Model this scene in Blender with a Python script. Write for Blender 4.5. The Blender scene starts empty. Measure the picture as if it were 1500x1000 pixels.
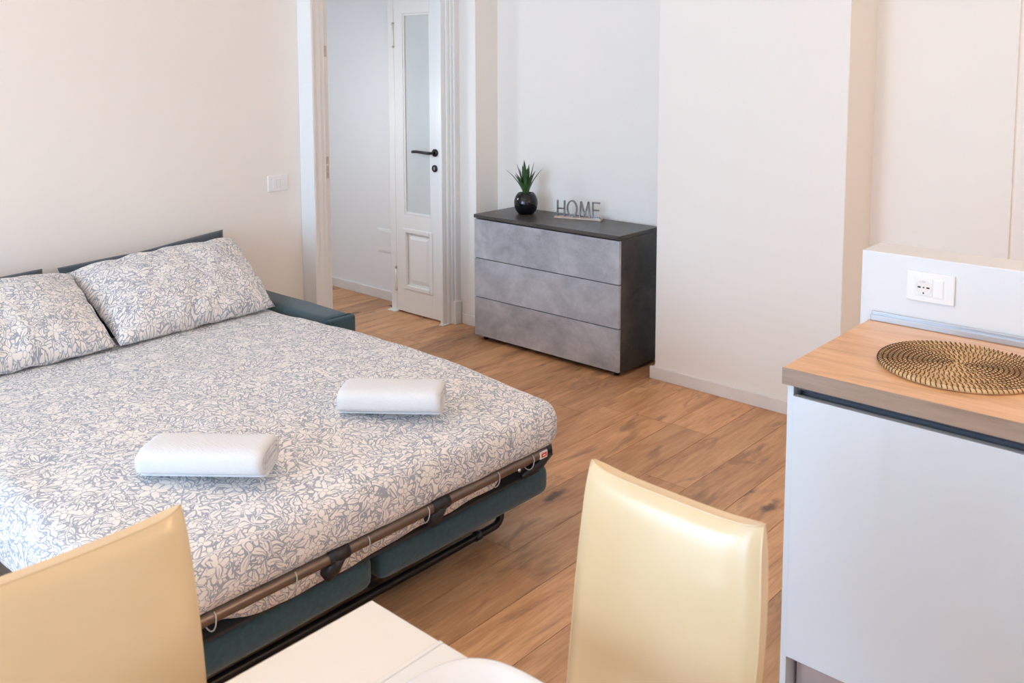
import bpy, bmesh, math, random
from mathutils import Vector, Matrix, noise
C = bpy.context.scene
COL = C.collection
PI = math.pi
# ------------------------------------------------------------------ camera
F_PX, PY = 1338.54, 220.0
PITCH, YAW, ROLL = 0.09773, -0.73173, -0.00175
fw = Vector((math.sin(YAW)*math.cos(PITCH), math.cos(YAW)*math.cos(PITCH), -math.sin(PITCH)))
rt = Vector((math.cos(YAW), -math.sin(YAW), 0)); up = rt.cross(fw)
r2 = rt*math.cos(ROLL)+up*math.sin(ROLL); u2 = -rt*math.sin(ROLL)+up*math.cos(ROLL)
cam = bpy.data.cameras.new('camera'); co = bpy.data.objects.new('camera', cam); COL.objects.link(co)
M = Matrix((r2, u2, -fw)).transposed().to_4x4(); M.translation = (3.688, -3.7754, 1.6374)
co.matrix_world = M
cam.sensor_fit = 'HORIZONTAL'; cam.sensor_width = 36; cam.lens = F_PX/1500*36
cam.shift_y = (PY-500)/1500; cam.clip_start = .05
cam.dof.use_dof = True; cam.dof.focus_distance = 3.5; cam.dof.aperture_fstop = 7.1
C.camera = co
# ------------------------------------------------------------------ world, light, exposure
C.view_settings.view_transform = 'Standard'; C.view_settings.look = 'None'
C.view_settings.gamma = 1; C.view_settings.use_curve_mapping = False
C.view_settings.exposure = -0.21
w = bpy.data.worlds.new('sky'); C.world = w; w.use_nodes = True
w.node_tree.nodes['Background'].inputs[0].default_value = (.62, .78, 1, 1)
w.node_tree.nodes['Background'].inputs[1].default_value = 1.0
C.cycles.max_bounces = 10; C.cycles.diffuse_bounces = 6; C.cycles.glossy_bounces = 4
C.cycles.sample_clamp_indirect = 6
C.cycles.use_denoising = True
def lamp(name, kind, loc, energy, color, rot=(0,0,0), size=.1, size_y=None, spread=None):
    l = bpy.data.lights.new(name, kind); l.energy = energy; l.color = color
    if kind == 'AREA':
        l.size = size
        if size_y: l.shape = 'RECTANGLE'; l.size_y = size_y
        if spread: l.spread = spread
    else: l.shadow_soft_size = size
    o = bpy.data.objects.new(name, l); COL.objects.link(o); o.location = loc; o.rotation_euler = rot
    return o
WINS = ((.0, 1.5), (2.1, 3.6)); WZ0, WZ1 = .3, 2.5      # two window openings in the wall behind the camera
for (a, b), e in zip(WINS, (190, 112)): lamp('window_daylight', 'AREA', ((a+b)/2, -7.25, (WZ0+WZ1)/2), e, (.46, .715, 1.0), (PI/2, 0, 0), b-a, WZ1-WZ0)
for k in range(9):                              # ring of small warm bulbs over the dining table
    a = k/9*2*PI
    lamp('ring_bulb', 'POINT', (2.95+.26*math.cos(a), -3.05+.26*math.sin(a), 2.70), .9, (1, .63, .31), size=.02)
lamp('ceiling_lamp', 'POINT', (1.7, -3.0, 2.75), 24, (1, .60, .28), size=.14)
lamp('back_warm_fill', 'POINT', (2.2, -5.0, 2.75), 6, (1, .68, .38), size=.14)  # unseen warm fill added behind the camera to even out the light
lamp('warm_side_fill', 'POINT', (4.7, -1.25, 2.0), 31, (1, .66, .36), size=.16)  # added warm fill out of view at right, for faces turned that way
lamp('hall_fill', 'POINT', (-1.0, -.75, 1.3), 17, (.82, .90, 1), size=.12)  # stand-in for the hall's unseen light source, set low to brighten the door leaf
# ------------------------------------------------------------------ helpers: materials
class S:
    def __init__(s, g, k): s.g = g; s.k = k
    def _m(s, op, *a): return s.g.math(op, s, *a)
    def __add__(s, o): return s._m('ADD', o)
    __radd__ = __add__
    def __sub__(s, o): return s._m('SUBTRACT', o)
    def __rsub__(s, o): return s.g.math('SUBTRACT', o, s)
    def __mul__(s, o): return s._m('MULTIPLY', o)
    __rmul__ = __mul__
    def __truediv__(s, o): return s._m('DIVIDE', o)
class G:
    def __init__(s, name):
        s.m = bpy.data.materials.new(name); s.m.use_nodes = True
        s.t = s.m.node_tree; s.b = s.t.nodes['Principled BSDF']
    def n(s, typ, **kw):
        x = s.t.nodes.new(typ)
        for a, v in kw.items(): setattr(x, a, v)
        return x
    def put(s, v, inp):
        if isinstance(v, S): s.t.links.new(v.k, inp)
        elif hasattr(v, 'is_output'): s.t.links.new(v, inp)
        else: inp.default_value = v
    def math(s, op, *a):
        x = s.n('ShaderNodeMath', operation=op)
        for i, v in enumerate(a): s.put(v, x.inputs[i])
        return S(s, x.outputs[0])
    def step(s, v, lo, hi):
        x = s.n('ShaderNodeMapRange', interpolation_type='SMOOTHSTEP')
        s.put(v, x.inputs[0]); s.put(lo, x.inputs[1]); s.put(hi, x.inputs[2])
        return S(s, x.outputs[0])
    def coord(s, kind='Object'): return s.n('ShaderNodeTexCoord').outputs[kind]
    def mapping(s, v, scale=(1,1,1), loc=(0,0,0), rot=(0,0,0)):
        x = s.n('ShaderNodeMapping'); s.put(v, x.inputs[0]); s.put(loc, x.inputs[1])
        x.inputs[2].default_value = rot; x.inputs[3].default_value = scale
        return x.outputs[0]
    def noise(s, v, scale, detail=3, rough=.5, dist=0):
        x = s.n('ShaderNodeTexNoise'); s.put(v, x.inputs['Vector']); x.inputs['Scale'].default_value = scale
        x.inputs['Detail'].default_value = detail; x.inputs['Roughness'].default_value = rough; x.inputs['Distortion'].default_value = dist
        return S(s, x.outputs[0])
    def ramp(s, v, stops):
        x = s.n('ShaderNodeValToRGB'); s.put(v, x.inputs[0]); e = x.color_ramp.elements
        while len(e) < len(stops): e.new(.5)
        for i, (p, c) in enumerate(stops): e[i].position = p; e[i].color = (*c, 1)
        return x.outputs[0]
    def mix(s, f, a, b, mode='MIX'):
        x = s.n('ShaderNodeMix', data_type='RGBA', blend_type=mode)
        s.put(f, x.inputs[0])
        for v, i in ((a, 6), (b, 7)):
            s.put((*v, 1) if isinstance(v, tuple) and len(v) == 3 else v, x.inputs[i])
        return x.outputs[2]
    def bump(s, v, strength=.3, dist=.002):
        x = s.n('ShaderNodeBump'); s.put(v, x.inputs['Height']); x.inputs['Strength'].default_value = strength
        x.inputs['Distance'].default_value = dist
        s.t.links.new(x.outputs[0], s.b.inputs['Normal'])
    def set(s, **kw):
        for a, v in kw.items():
            a = {'color':'Base Color','rough':'Roughness','metal':'Metallic','spec':'Specular IOR Level','coat':'Coat Weight','coatr':'Coat Roughness','sheen':'Sheen Weight'}[a]
            if isinstance(v, tuple) and len(v) == 3: v = (*v, 1)
            s.put(v, s.b.inputs[a])
        return s
def plain(name, color, rough=.5, var=.05, scale=6, bump=0, bscale=200, **kw):
    g = G(name); n = g.noise(g.coord(), scale, 4)
    lo = tuple(c*(1-var) for c in color); hi = tuple(min(1, c*(1+var)) for c in color)
    g.set(color=g.ramp(n, [(.3, lo), (.7, hi)]), rough=rough, **kw)
    if bump: g.bump(g.noise(g.coord(), bscale, 2), bump, .001)
    return g.m
MAT = {}
MAT['paint'] = plain('wall_paint', (.885, .848, .802), .75, .012, 1.3, .06, 90)
MAT['lowwall'] = plain('half_wall_paint', (.77, .785, .80), .6, .01, 1.3, .04, 90)
MAT['hallpaint'] = plain('hall_paint', (.85, .86, .87), .75, .012, 1.3)
MAT['ceil'] = plain('ceiling_paint', (.9, .9, .89), .8, .01)
MAT['trim'] = plain('white_gloss_paint', (.85, .85, .84), .32, .01, 3)
MAT['skirt'] = plain('skirting_laminate', (.79, .765, .745), .4, .04, 8)
MAT['plastic'] = plain('white_plastic', (.86, .86, .86), .3, .005)
MAT['blackplastic'] = plain('black_plastic', (.012, .012, .013), .38, .1)
MAT['blackmetal'] = plain('black_lacquer_metal', (.012, .011, .011), .25, .1)
MAT['bronze'] = plain('bronze_tube', (.20, .155, .125), .34, .08, 30, metal=.85)
MAT['darktube'] = plain('dark_tube', (.035, .03, .028), .3, .1, metal=.7)
MAT['mesh'] = plain('charcoal_mesh_cloth', (.03, .028, .028), .85, .1, 300, .3, 900)
MAT['cord'] = plain('pale_hook_wire', (.50, .45, .39), .4, .05)
MAT['steel'] = plain('satin_metal', (.55, .56, .58), .32, .06, 20, metal=.9)
MAT['alu'] = plain('aluminium_strip', (.50, .53, .57), .35, .03, metal=.75)
MAT['channel'] = plain('dark_aluminium_channel', (.05, .056, .07), .4, .05, metal=.4)
MAT['plinth'] = plain('brushed_plinth', (.60, .60, .64), .22, .05, metal=.7)
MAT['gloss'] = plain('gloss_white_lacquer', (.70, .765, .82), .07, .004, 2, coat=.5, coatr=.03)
MAT['table'] = plain('cream_lacquer', (.83, .79, .72), .16, .008, 2)
MAT['glassedge'] = plain('white_glass', (.81, .79, .755), .05, .005)
MAT['ceramic'] = plain('white_ceramic', (.79, .785, .78), .06, .005, coat=.4)
MAT['pot'] = plain('black_glaze', (.004, .004, .005), .07, .1)
MAT['soil'] = plain('dark_moss', (.02, .03, .012), .9, .3, 60)
MAT['red'] = plain('red_label', (.75, .06, .03), .5, .05)
MAT['labelwhite'] = plain('white_label', (.85, .8, .75), .5, .02)
MAT['teal'] = plain('teal_weave', (.027, .066, .084), .88, .22, 60, .5, 1400, sheen=.25)
MAT['slate'] = plain('slate_weave', (.062, .074, .088), .9, .15, 60, .4, 1200, sheen=.15)
MAT['hole'] = plain('socket_hole', (.012, .012, .014), .6, .1)
MAT['brass'] = plain('worn_hinge', (.62, .56, .47), .4, .2, 120, metal=.5)
MAT['gapdark'] = plain('subfloor', (.05, .03, .02), .9, .1)
def leather():
    g = G('cream_leatherette'); n = g.noise(g.coord(), 5, 3)
    g.set(color=g.ramp(n, [(.3, (.72, .535, .305)), (.7, (.75, .57, .335))]), rough=.33, coat=.85, coatr=.25)
    g.bump(g.noise(g.coord(), 420, 2), .06, .001); return g.m
MAT['leather'] = leather()
def terry():
    g = G('white_terry'); v = g.coord()
    n = g.noise(v, 520, 3, .7)
    g.set(color=g.ramp(n, [(.3, (.76, .765, .78)), (.7, (.84, .845, .855))]), rough=.95, sheen=.3)
    g.bump(n + 1.4*g.noise(g.mapping(v, (30, 260, 260)), 1, 2), .55, .003); return g.m
MAT['terry'] = terry()
def concrete(name, lo, hi, rough):
    g = G(name); v = g.coord()
    rnd = g.n('ShaderNodeObjectInfo').outputs['Random']
    off = g.n('ShaderNodeVectorMath', operation='SCALE'); g.put((7., 3., 5.), off.inputs[0]); g.put(rnd, off.inputs['Scale'])
    vv = g.n('ShaderNodeVectorMath', operation='ADD'); g.put(v, vv.inputs[0]); g.put(off.outputs[0], vv.inputs[1]); v = vv.outputs[0]
    a = g.noise(v, 3.6, 7, .62, .6); b = g.noise(g.mapping(v, (1, 1, 1.6)), 15, 6, .7); d = g.noise(v, 90, 2)
    f = a*.62 + b*.30 + d*.08
    g.set(color=g.ramp(f, [(.36, lo), (.50, tuple((x+y)/2 for x, y in zip(lo, hi))), (.64, hi)]), rough=rough)
    g.bump(b, .06, .001); return g.m
MAT['concrete'] = concrete('concrete_laminate', (.29, .295, .32), (.57, .575, .61), .42)
MAT['darklam'] = concrete('dark_stone_laminate', (.030, .027, .025), (.105, .095, .088), .38)
def wood_plank():
    g = G('oak_plank'); v = g.coord(); rnd = g.n('ShaderNodeObjectInfo').outputs['Random']
    off = g.n('ShaderNodeVectorMath', operation='SCALE'); g.put((13., 41., 7.), off.inputs[0]); g.put(rnd, off.inputs['Scale'])
    vv = g.n('ShaderNodeVectorMath', operation='ADD'); g.put(v, vv.inputs[0]); g.put(off.outputs[0], vv.inputs[1]); v = vv.outputs[0]
    big = g.noise(g.mapping(v, (7, 1.3, 1)), 1, 5, .6, 1.2)
    fine = g.noise(g.mapping(v, (70, 4.5, 1)), 1, 5, .65, .6)
    pores = g.noise(g.mapping(v, (260, 12, 1)), 1, 3, .6)
    vo = g.n('ShaderNodeTexVoronoi'); g.put(g.mapping(v, (7.5, 2.3, .001)), vo.inputs['Vector']); vo.inputs['Scale'].default_value = 1
    wob = g.noise(v, 22, 3)
    knot = g.step(S(g, vo.outputs['Distance']) + (wob-.5)*.35, .21, .03)
    blot = g.step(g.noise(g.mapping(v, (9, 2.6, 1), (3, 9, 0)), 1, 4, .6, .8), .54, .68)
    f = big*.52 + fine*.34 + pores*.14
    col = g.ramp(f, [(.33, (.31, .150, .070)), (.45, (.52, .268, .126)), (.54, (.64, .350, .172)), (.68, (.75, .455, .245))])
    col = g.mix(blot*.5, col, (.17, .098, .062))
    col = g.mix(knot*.85, col, (.085, .050, .034))
    tone = S(g, rnd)*.34 + .83
    hs = g.n('ShaderNodeHueSaturation'); g.put(tone, hs.inputs['Value']); g.put(col, hs.inputs['Color'])
    g.set(color=hs.outputs[0], rough=g.math('ADD', fine*.14, .34), spec=.45)
    g.bump(fine*.6 + pores*.4, .10, .001); return g.m
MAT['plank'] = wood_plank()
def worktop_wood(name, c0, c1, c2):
    g = G(name); v = g.coord()
    a = g.noise(g.mapping(v, (1.6, 11, 14)), 1, 5, .6, 1.0); b = g.noise(g.mapping(v, (9, 150, 150)), 1, 4, .6)
    g.set(color=g.ramp(a*.68 + b*.32, [(.34, c0), (.5, c1), (.66, c2)]), rough=.38)
    g.bump(b, .08, .001); return g.m
MAT['oak'] = worktop_wood('light_oak_laminate', (.56, .31, .155), (.74, .45, .245), (.82, .54, .33))
MAT['oakedge'] = worktop_wood('oak_edge_band', (.25, .175, .125), (.36, .265, .20), (.42, .32, .245))
def leafmat():
    g = G('succulent_leaf'); v = g.coord()
    n = g.noise(g.mapping(v, (40, 40, 6)), 1, 3)
    g.set(color=g.ramp(n, [(.3, (.018, .060, .016)), (.7, (.060, .135, .040))]), rough=.38); return g.m
MAT['leaf'] = leafmat()
def reed(name, a, b, sc):
    g = G(name); v = g.coord(); n = g.noise(v, sc, 4, .6)
    g.set(color=g.ramp(n, [(.3, a), (.7, b)]), rough=.6); g.bump(g.noise(v, 600, 2), .3, .001); return g.m
MAT['reed'] = reed('tan_reed', (.56, .34, .14), (.82, .58, .31), 38)
MAT['stitch'] = reed('dark_cane_stitch', (.035, .018, .010), (.085, .045, .024), 60)
def chrome():
    g = G('polished_pewter'); n = g.noise(g.coord(), 60, 2)
    g.set(color=g.ramp(n, [(.3, (.24, .22, .21)), (.7, (.34, .31, .29))]), rough=.14, metal=1.0); return g.m
MAT['chrome'] = chrome()
MAT['copper'] = plain('pale_copper_bar', (.50, .36, .27), .34, .1, 40, metal=.55)
def glassmat():
    g = G('milky_glass'); n = g.noise(g.coord(), 3, 2)
    g.set(color=g.ramp(n, [(.3, (.70, .745, .745)), (.7, (.73, .77, .77))]), rough=.22)
    g.b.inputs['Transmission Weight'].default_value = .12; return g.m
MAT['milk'] = glassmat()
def floral():
    """dense printed blossoms and leaves, flat print in cloth UV metres"""
    g = G('floral_cotton'); uv = g.coord('UV')
    wob = g.n('ShaderNodeTexNoise'); g.put(uv, wob.inputs['Vector']); wob.inputs['Scale'].default_value = 26; wob.inputs['Detail'].default_value = 2
    sc = g.n('ShaderNodeVectorMath', operation='SCALE'); sub = g.n('ShaderNodeVectorMath', operation='SUBTRACT')
    g.put(wob.outputs['Color'], sub.inputs[0]); sub.inputs[1].default_value = (.5, .5, .5)
    g.put(sub.outputs[0], sc.inputs[0]); sc.inputs['Scale'].default_value = .012
    ad = g.n('ShaderNodeVectorMath', operation='ADD'); g.put(uv, ad.inputs[0]); g.put(sc.outputs[0], ad.inputs[1]); P = ad.outputs[0]
    def cells(scale, offs, rnd=.8):
        p = g.mapping(P, (1, 1, 1), offs)
        v = g.n('ShaderNodeTexVoronoi', voronoi_dimensions='2D'); g.put(p, v.inputs['Vector'])
        v.inputs['Scale'].default_value = scale; v.inputs['Randomness'].default_value = rnd
        d = g.n('ShaderNodeVectorMath', operation='SUBTRACT'); g.put(p, d.inputs[0]); g.put(v.outputs['Position'], d.inputs[1])
        x = g.n('ShaderNodeSeparateXYZ'); g.put(d.outputs[0], x.inputs[0])
        c = g.n('ShaderNodeSeparateColor'); g.put(v.outputs['Color'], c.inputs[0])
        return S(g, x.outputs[0]), S(g, x.outputs[1]), S(g, c.outputs[0]), S(g, c.outputs[1])
    def flower(scale, offs, R, petals, keep=1.1):
        x, y, c1, c2 = cells(scale, offs)
        r = g.math('SQRT', x*x + y*y); th = g.math('ARCTAN2', y, x) + c1*6.283
        pet = g.math('POWER', g.math('ABSOLUTE', g.math('COSINE', th*(petals/2))), .85)
        rad = (pet*.86 + .14)*R*(c2*.45 + .66)
        ok = g.math('LESS_THAN', c1, keep)
        d = r - rad
        shape = g.step(d, .0010, -.0010)*ok
        ctr = g.step(g.math('ABSOLUTE', r - R*.20), .0016, .0004)
        return shape*(1 - ctr*.8), g.step(d, .0058, .0042)*ok
    def leaf(scale, offs, L, W, keep=1.1, vein=False):
        x, y, c1, c2 = cells(scale, offs, .95)
        a = c1*6.283; ca, sa = g.math('COSINE', a), g.math('SINE', a)
        u = x*ca + y*sa; v = y*ca - x*sa + u*u*26*(c2 - .5)
        q = u/L
        w = W*(1 - q*q)*(1 + q*.6)
        d = g.math('ABSOLUTE', v) - w
        ok = g.math('LESS_THAN', c2, keep)
        sh = g.step(d, .0008, -.0008)*ok
        if vein: sh = sh*(1 - g.step(g.math('ABSOLUTE', v), .0012, .0004)*g.math('LESS_THAN', u, L*.4))
        return sh, g.step(d, .0046, .0034)*ok
    def stems(scale, offs, wd, hw=2.6):
        n = g.noise(g.mapping(P, (1, 1, 1), offs), scale, 1, .4)
        d = g.math('ABSOLUTE', n - .5)
        return g.step(d, wd, wd*.5), g.step(d, wd*hw, wd*hw*.75)
    layers = [leaf(62, (.3, .1, 0), .010, .0036), stems(15, (1.3, 2.1, 0), .013), leaf(50, (1.7, .4, 0), .0140, .0044),
              stems(12, (5.3, 7.1, 0), .011), leaf(34, (2.9, 1.9, 0), .021, .0060, .85), flower(34, (4.2, 3.3, 0), .0165, 5, .60), leaf(40, (9.1, 6.9, 0), .018, .0052, .6),
              leaf(24, (7.9, 5.2, 0), .030, .0082, .60, True), flower(17, (8.6, 2.4, 0), .036, 5, .55), leaf(30, (3.3, 8.8, 0), .022, .0064, .36, True), stems(9, (4.4, 1.2, 0), .0075, 1.9)]
    gapn = g.step(g.noise(g.mapping(P, (1, 1, 1), (2.2, 6.1, 0)), 22, 2, .6), .36, .42)
    m = None
    for i, (sh, halo) in enumerate(layers):
        if i < 5: sh = sh*gapn
        m = sh if m is None else g.math('MAXIMUM', m*(1 - halo), sh)
    tone = g.noise(uv, 9, 2)
    ground = g.ramp(tone, [(.3, (.32, .352, .415)), (.7, (.385, .415, .47))])
    g.set(color=g.mix(m, ground, (.86, .825, .785)), rough=.88, sheen=.1)
    g.bump(g.noise(uv, 900, 2), .12, .001); return g.m
MAT['floral'] = floral()
# ------------------------------------------------------------------ helpers: objects
BASE = {}
def base_of(p):
    while p is not None and p.parent is not None: p = p.parent
    return p.location.copy() if p is not None else Vector((0, 0, 0))
def link(name, bm, mat, parent=None, smooth=False, origin=None):
    me = bpy.data.meshes.new(name)
    off = base_of(parent) if parent is not None else (Vector(origin) if origin else Vector((0, 0, 0)))
    bmesh.ops.translate(bm, verts=bm.verts, vec=-off)
    bm.to_mesh(me); bm.free()
    if mat: me.materials.append(MAT[mat])
    if smooth:
        for p in me.polygons: p.use_smooth = True
    o = bpy.data.objects.new(name, me); COL.objects.link(o)
    if parent is not None: o.parent = parent
    elif origin: o.location = off
    return o
def thing(name, label, cat, loc, group=None):
    o = bpy.data.objects.new(name, None); COL.objects.link(o); o.location = loc; o.empty_display_size = .05
    return tag(o, label, cat, group)
def tag(o, label, cat, group=None):
    o['label'] = label; o['category'] = cat
    if group: o['group'] = group
    return o
def bx(bm, x0, x1, y0, y1, z0, z1, bev=0, seg=2):
    r = bmesh.ops.create_cube(bm, size=1)
    vs = r['verts']
    bmesh.ops.scale(bm, vec=(x1-x0, y1-y0, z1-z0), verts=vs)
    bmesh.ops.translate(bm, vec=((x0+x1)/2, (y0+y1)/2, (z0+z1)/2), verts=vs)
    if bev:
        es = list({e for v in vs for e in v.link_edges})
        bmesh.ops.bevel(bm, geom=es, offset=bev, segments=seg, profile=.5, affect='EDGES')
    return bm
def box(name, x0, x1, y0, y1, z0, z1, mat, parent=None, bev=0, seg=2, origin=None):
    bm = bmesh.new(); bx(bm, x0, x1, y0, y1, z0, z1, bev, seg)
    return link(name, bm, mat, parent, smooth=False, origin=origin)
def struct(o): o['kind'] = 'structure'; return o
def tube(bm, pts, r, n=10, closed=False, cap=True):
    pts = [Vector(p) for p in pts]; rings = []; N = len(pts); prev = None
    for i, p in enumerate(pts):
        if closed: t = pts[(i+1) % N]-pts[i-1]
        else: t = pts[min(i+1, N-1)]-pts[max(i-1, 0)]
        t.normalize()
        if prev is None:
            a = Vector((0, 0, 1)) if abs(t.z) < .9 else Vector((1, 0, 0))
            u = t.cross(a).normalized()
        else: u = (prev - t*prev.dot(t)).normalized()
        prev = u; v = t.cross(u); rr = r[i] if isinstance(r, (list, tuple)) else r
        rings.append([bm.verts.new(p+u*math.cos(k/n*2*PI)*rr+v*math.sin(k/n*2*PI)*rr) for k in range(n)])
    for i in range(N if closed else N-1):
        A, B = rings[i], rings[(i+1) % N]
        for k in range(n): bm.faces.new((A[k], A[(k+1) % n], B[(k+1) % n], B[k]))
    if cap and not closed:
        bm.faces.new(rings[0][::-1]); bm.faces.new(rings[-1])
    return bm
def arc(p0, p1, p2, r, n=6):
    """rounded corner at p1"""
    p0, p1, p2 = Vector(p0), Vector(p1), Vector(p2)
    a = (p0-p1).normalized()*r; b = (p2-p1).normalized()*r
    return [(p1+a)*(1-t)**2 + p1*2*t*(1-t) + (p1+b)*t*t for t in [i/n for i in range(n+1)]]
def lathe(bm, prof, cx, cy, n=32):
    rings = []
    for r, z in prof:
        rings.append([bm.verts.new((cx+r*math.cos(k/n*2*PI), cy+r*math.sin(k/n*2*PI), z)) for k in range(n)] if r > 1e-5 else [bm.verts.new((cx, cy, z))])
    for A, B in zip(rings, rings[1:]):
        for k in range(n):
            a, b, c, d = A[k % len(A)], A[(k+1) % len(A)], B[(k+1) % len(B)], B[k % len(B)]
            f = []
            for q in (a, b, c, d):
                if q not in f: f.append(q)
            if len(f) > 2: bm.faces.new(f)
    return bm
def fbm(x, y, z=0): return noise.noise(Vector((x, y, z)))
def cyl(name, p0, p1, r, mat, parent, n=14):
    bm = bmesh.new(); tube(bm, [p0, p1], r, n); return link(name, bm, mat, parent, True)
# ------------------------------------------------------------------ room shell
H = 2.95
floor = struct(box('floor', -2.3, 5.1, -7.2, .8, -.08, -.009, 'gapdark'))
random.seed(4)
PW, PL, GAP = .192, 1.285, .0020
full = None
def plank(x, y0, y1):
    global full
    L = y1-y0
    if L < .03: return
    if abs(L-PL) < 1e-4 and full is not None:
        o = full.copy(); COL.objects.link(o); o.parent = floor; o.location = (x+PW/2, (y0+y1)/2, 0); return
    bm = bmesh.new(); bx(bm, -PW/2+GAP/2, PW/2-GAP/2, -L/2+GAP/2, L/2-GAP/2, -.009, 0)
    o = link('plank', bm, 'plank', None); o.parent = floor; o.location = (x+PW/2, (y0+y1)/2, 0)
    if abs(L-PL) < 1e-4: full = o
X0 = 1.55 - 18*PW
for r in range(0, 37):
    x = X0 + r*PW
    lo, hi = (-7.0, .50)
    if x+PW < -.82: lo, hi = -1.5, .24
    elif x+PW/2 < -.3: lo, hi = -7.0, .14
    y = lo - random.random()*PL
    while y < hi:
        a, b = max(y, lo), min(y+PL, hi)
        plank(x, a, b)
        y += PL
struct(box('ceiling', -2.3, 5.1, -7.2, .8, H, H+.1, 'ceil'))
wl = struct(box('wall_left', -.80, -.42, -7.2, -.90, 0, H, 'paint'))
struct(box('wall_left_header', -.80, -.30, -.90, .135, 2.10, H, 'paint'))
struct(box('wall_left_end', -.80, -.168, .19, .8, 0, H, 'paint'))
struct(box('wall_left_return', -.80, -.335, .135, .19, 0, H, 'paint'))
struct(box('wall_back', -.168, 1.165, .385, .8, 0, H, 'paint'))
struct(box('wall_back_pillar', 1.165, 2.13, .136, .8, 0, H, 'paint', bev=.004))
bm = bmesh.new(); bx(bm, 2.13, 2.71, .44, .8, 0, H)
struct(link('wall_back_right', bm, 'paint'))
struct(box('wall_back_recess', 2.71, 5.1, .455, .8, 0, H, 'paint'))
struct(box('wall_right', 5.0, 5.1, -7.2, .5, 0, H, 'paint'))
bm = bmesh.new()
xs = [-.42] + [v for q in WINS for v in q] + [5.0]
for i in range(0, len(xs), 2): bx(bm, xs[i], xs[i+1], -7.2, -7.0, 0, H)
for a, b in WINS: bx(bm, a, b, -7.2, -7.0, 0, WZ0); bx(bm, a, b, -7.2, -7.0, WZ1, H)
struct(link('wall_front', bm, 'paint'))
for i, (a, b) in enumerate(WINS):
    wf = struct(box('window_%d' % (i+1), a, b, -7.16, -7.10, WZ0, WZ0+.06, 'trim'))
    box('window_frame', a, b, -7.16, -7.10, WZ1-.06, WZ1, 'trim', wf)
    for q in (a, (a+b)/2-.04, b-.06): box('window_frame', q, q+(.08 if a < q < b-.1 else .06), -7.16, -7.10, WZ0+.06, WZ1-.06, 'trim', wf)
# hall
struct(box('wall_hall_back', -2.3, -.80, .24, .8, 0, H, 'hallpaint'))
struct(box('wall_hall_end', -2.3, -2.2, -1.5, .24, 0, H, 'hallpaint'))
struct(box('wall_hall_front', -2.3, -.80, -1.6, -1.5, 0, H, 'hallpaint'))
# skirting
def skirting(name, x0, x1, y0, y1, h=.065):
    return struct(box(name, x0, x1, y0, y1, 0, h, 'skirt', bev=.003))
skirting('baseboard_hall', -2.2, -.862, .226, .24)
bb = skirting('baseboard_pillar', 1.142, 2.14, .122, .136)
skirting('baseboard_pillar_side', 1.151, 1.165, .136, .385)
skirting('baseboard_back', -.154, 1.151, .371, .385)
skirting('baseboard_alcove', -.168, -.154, .176, .385)
skirting('baseboard_return', -.28, -.154, .176, .19)
skirting('baseboard_left', -.42, -.406, -7.0, -.90)
skirting('baseboard_recess', 2.13, 2.71, .426, .44)
# ------------------------------------------------------------------ doorway with two narrow leaves folded back into the thick wall
tr = struct(box('trim_1', -.42, -.315, -.90, -.865, 0, 2.22, 'trim', bev=.004))     # left casing, three steps
box('casing_step', -.42, -.30, -.905, -.888, 0, 2.22, 'trim', tr, .004)
box('casing_step', -.42, -.322, -.865, -.83, 0, 2.22, 'trim', tr, .005)
box('casing_step', -.42, -.335, -.83, -.795, 0, 2.22, 'trim', tr, .005)
tr2 = struct(box('trim_2', -.358, -.335, .060, .098, 0, 2.22, 'trim', bev=.004))      # right casing
box('casing_step', -.358, -.322, .098, .122, 0, 2.22, 'trim', tr2, .005)
box('casing_step', -.358, -.312, .122, .140, 0, 2.22, 'trim', tr2, .004)
box('casing_step', -.358, -.300, .140, .158, 0, 2.22, 'trim', tr2, .004)
box('casing_step', -.358, -.306, .158, .190, 0, 2.22, 'trim', tr2, .003)
box('plinth_block', -.358, -.288, .126, .178, 0, .145, 'trim', tr2, .004)
box('foot_shoe', -.355, -.322, .045, .10, 0, .008, 'trim', tr2, .003)
tr3 = struct(box('trim_3', -.42, -.31, -.90, .19, 2.10, 2.22, 'trim', bev=.004))
tr4 = struct(box('trim_4', -.864, -.808, .098, .24, 0, 2.10, 'trim', bev=.005))      # hinge post at the hall side
box('foot_shoe', -.872, -.792, .068, .11, 0, .008, 'trim', tr4, .003)
struct(box('trim_5', -.864, -.808, -.90, -.745, 0, 2.10, 'trim', bev=.005))
D0, D1, DY, DT = -.803, -.372, .095, .036
door = struct(box('door_1', D0, -.722, DY, DY+DT, .012, 2.045, 'trim', bev=.002))     # hinge stile; the rest are its parts
box('stile', -.468, D1, DY, DY+DT, .012, 2.045, 'trim', door, .002)
box('rail', -.722, -.468, DY, DY+DT, 1.935, 2.045, 'trim', door)
box('rail', -.722, -.468, DY, DY+DT, .552, .655, 'trim', door)
box('rail', -.722, -.468, DY, DY+DT, .012, .175, 'trim', door)
gl = box('glass_pane', -.722, -.468, DY+.014, DY+.020, .655, 1.935, 'milk', door)
for (x0, x1, z0, z1) in ((-.722, -.708, .655, 1.935), (-.482, -.468, .655, 1.935), (-.708, -.482, .655, .672), (-.708, -.482, 1.920, 1.935)):
    box('glazing_bead', x0, x1, DY+.003, DY+.014, z0, z1, 'trim', door, .004)
box('panel', -.722, -.468, DY+.018, DY+.026, .175, .552, 'trim', door)
for (x0, x1, z0, z1) in ((-.735, -.705, .163, .564), (-.485, -.455, .163, .564), (-.705, -.485, .163, .193), (-.705, -.485, .534, .564)):
    box('panel_moulding', x0, x1, DY-.008, DY+.018, z0, z1, 'trim', door, .007, 3)
bm = bmesh.new()
a = [bm.verts.new((x, DY+.018, z)) for x, z in ((-.695, .203), (-.495, .203), (-.495, .524), (-.695, .524))]
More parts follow.
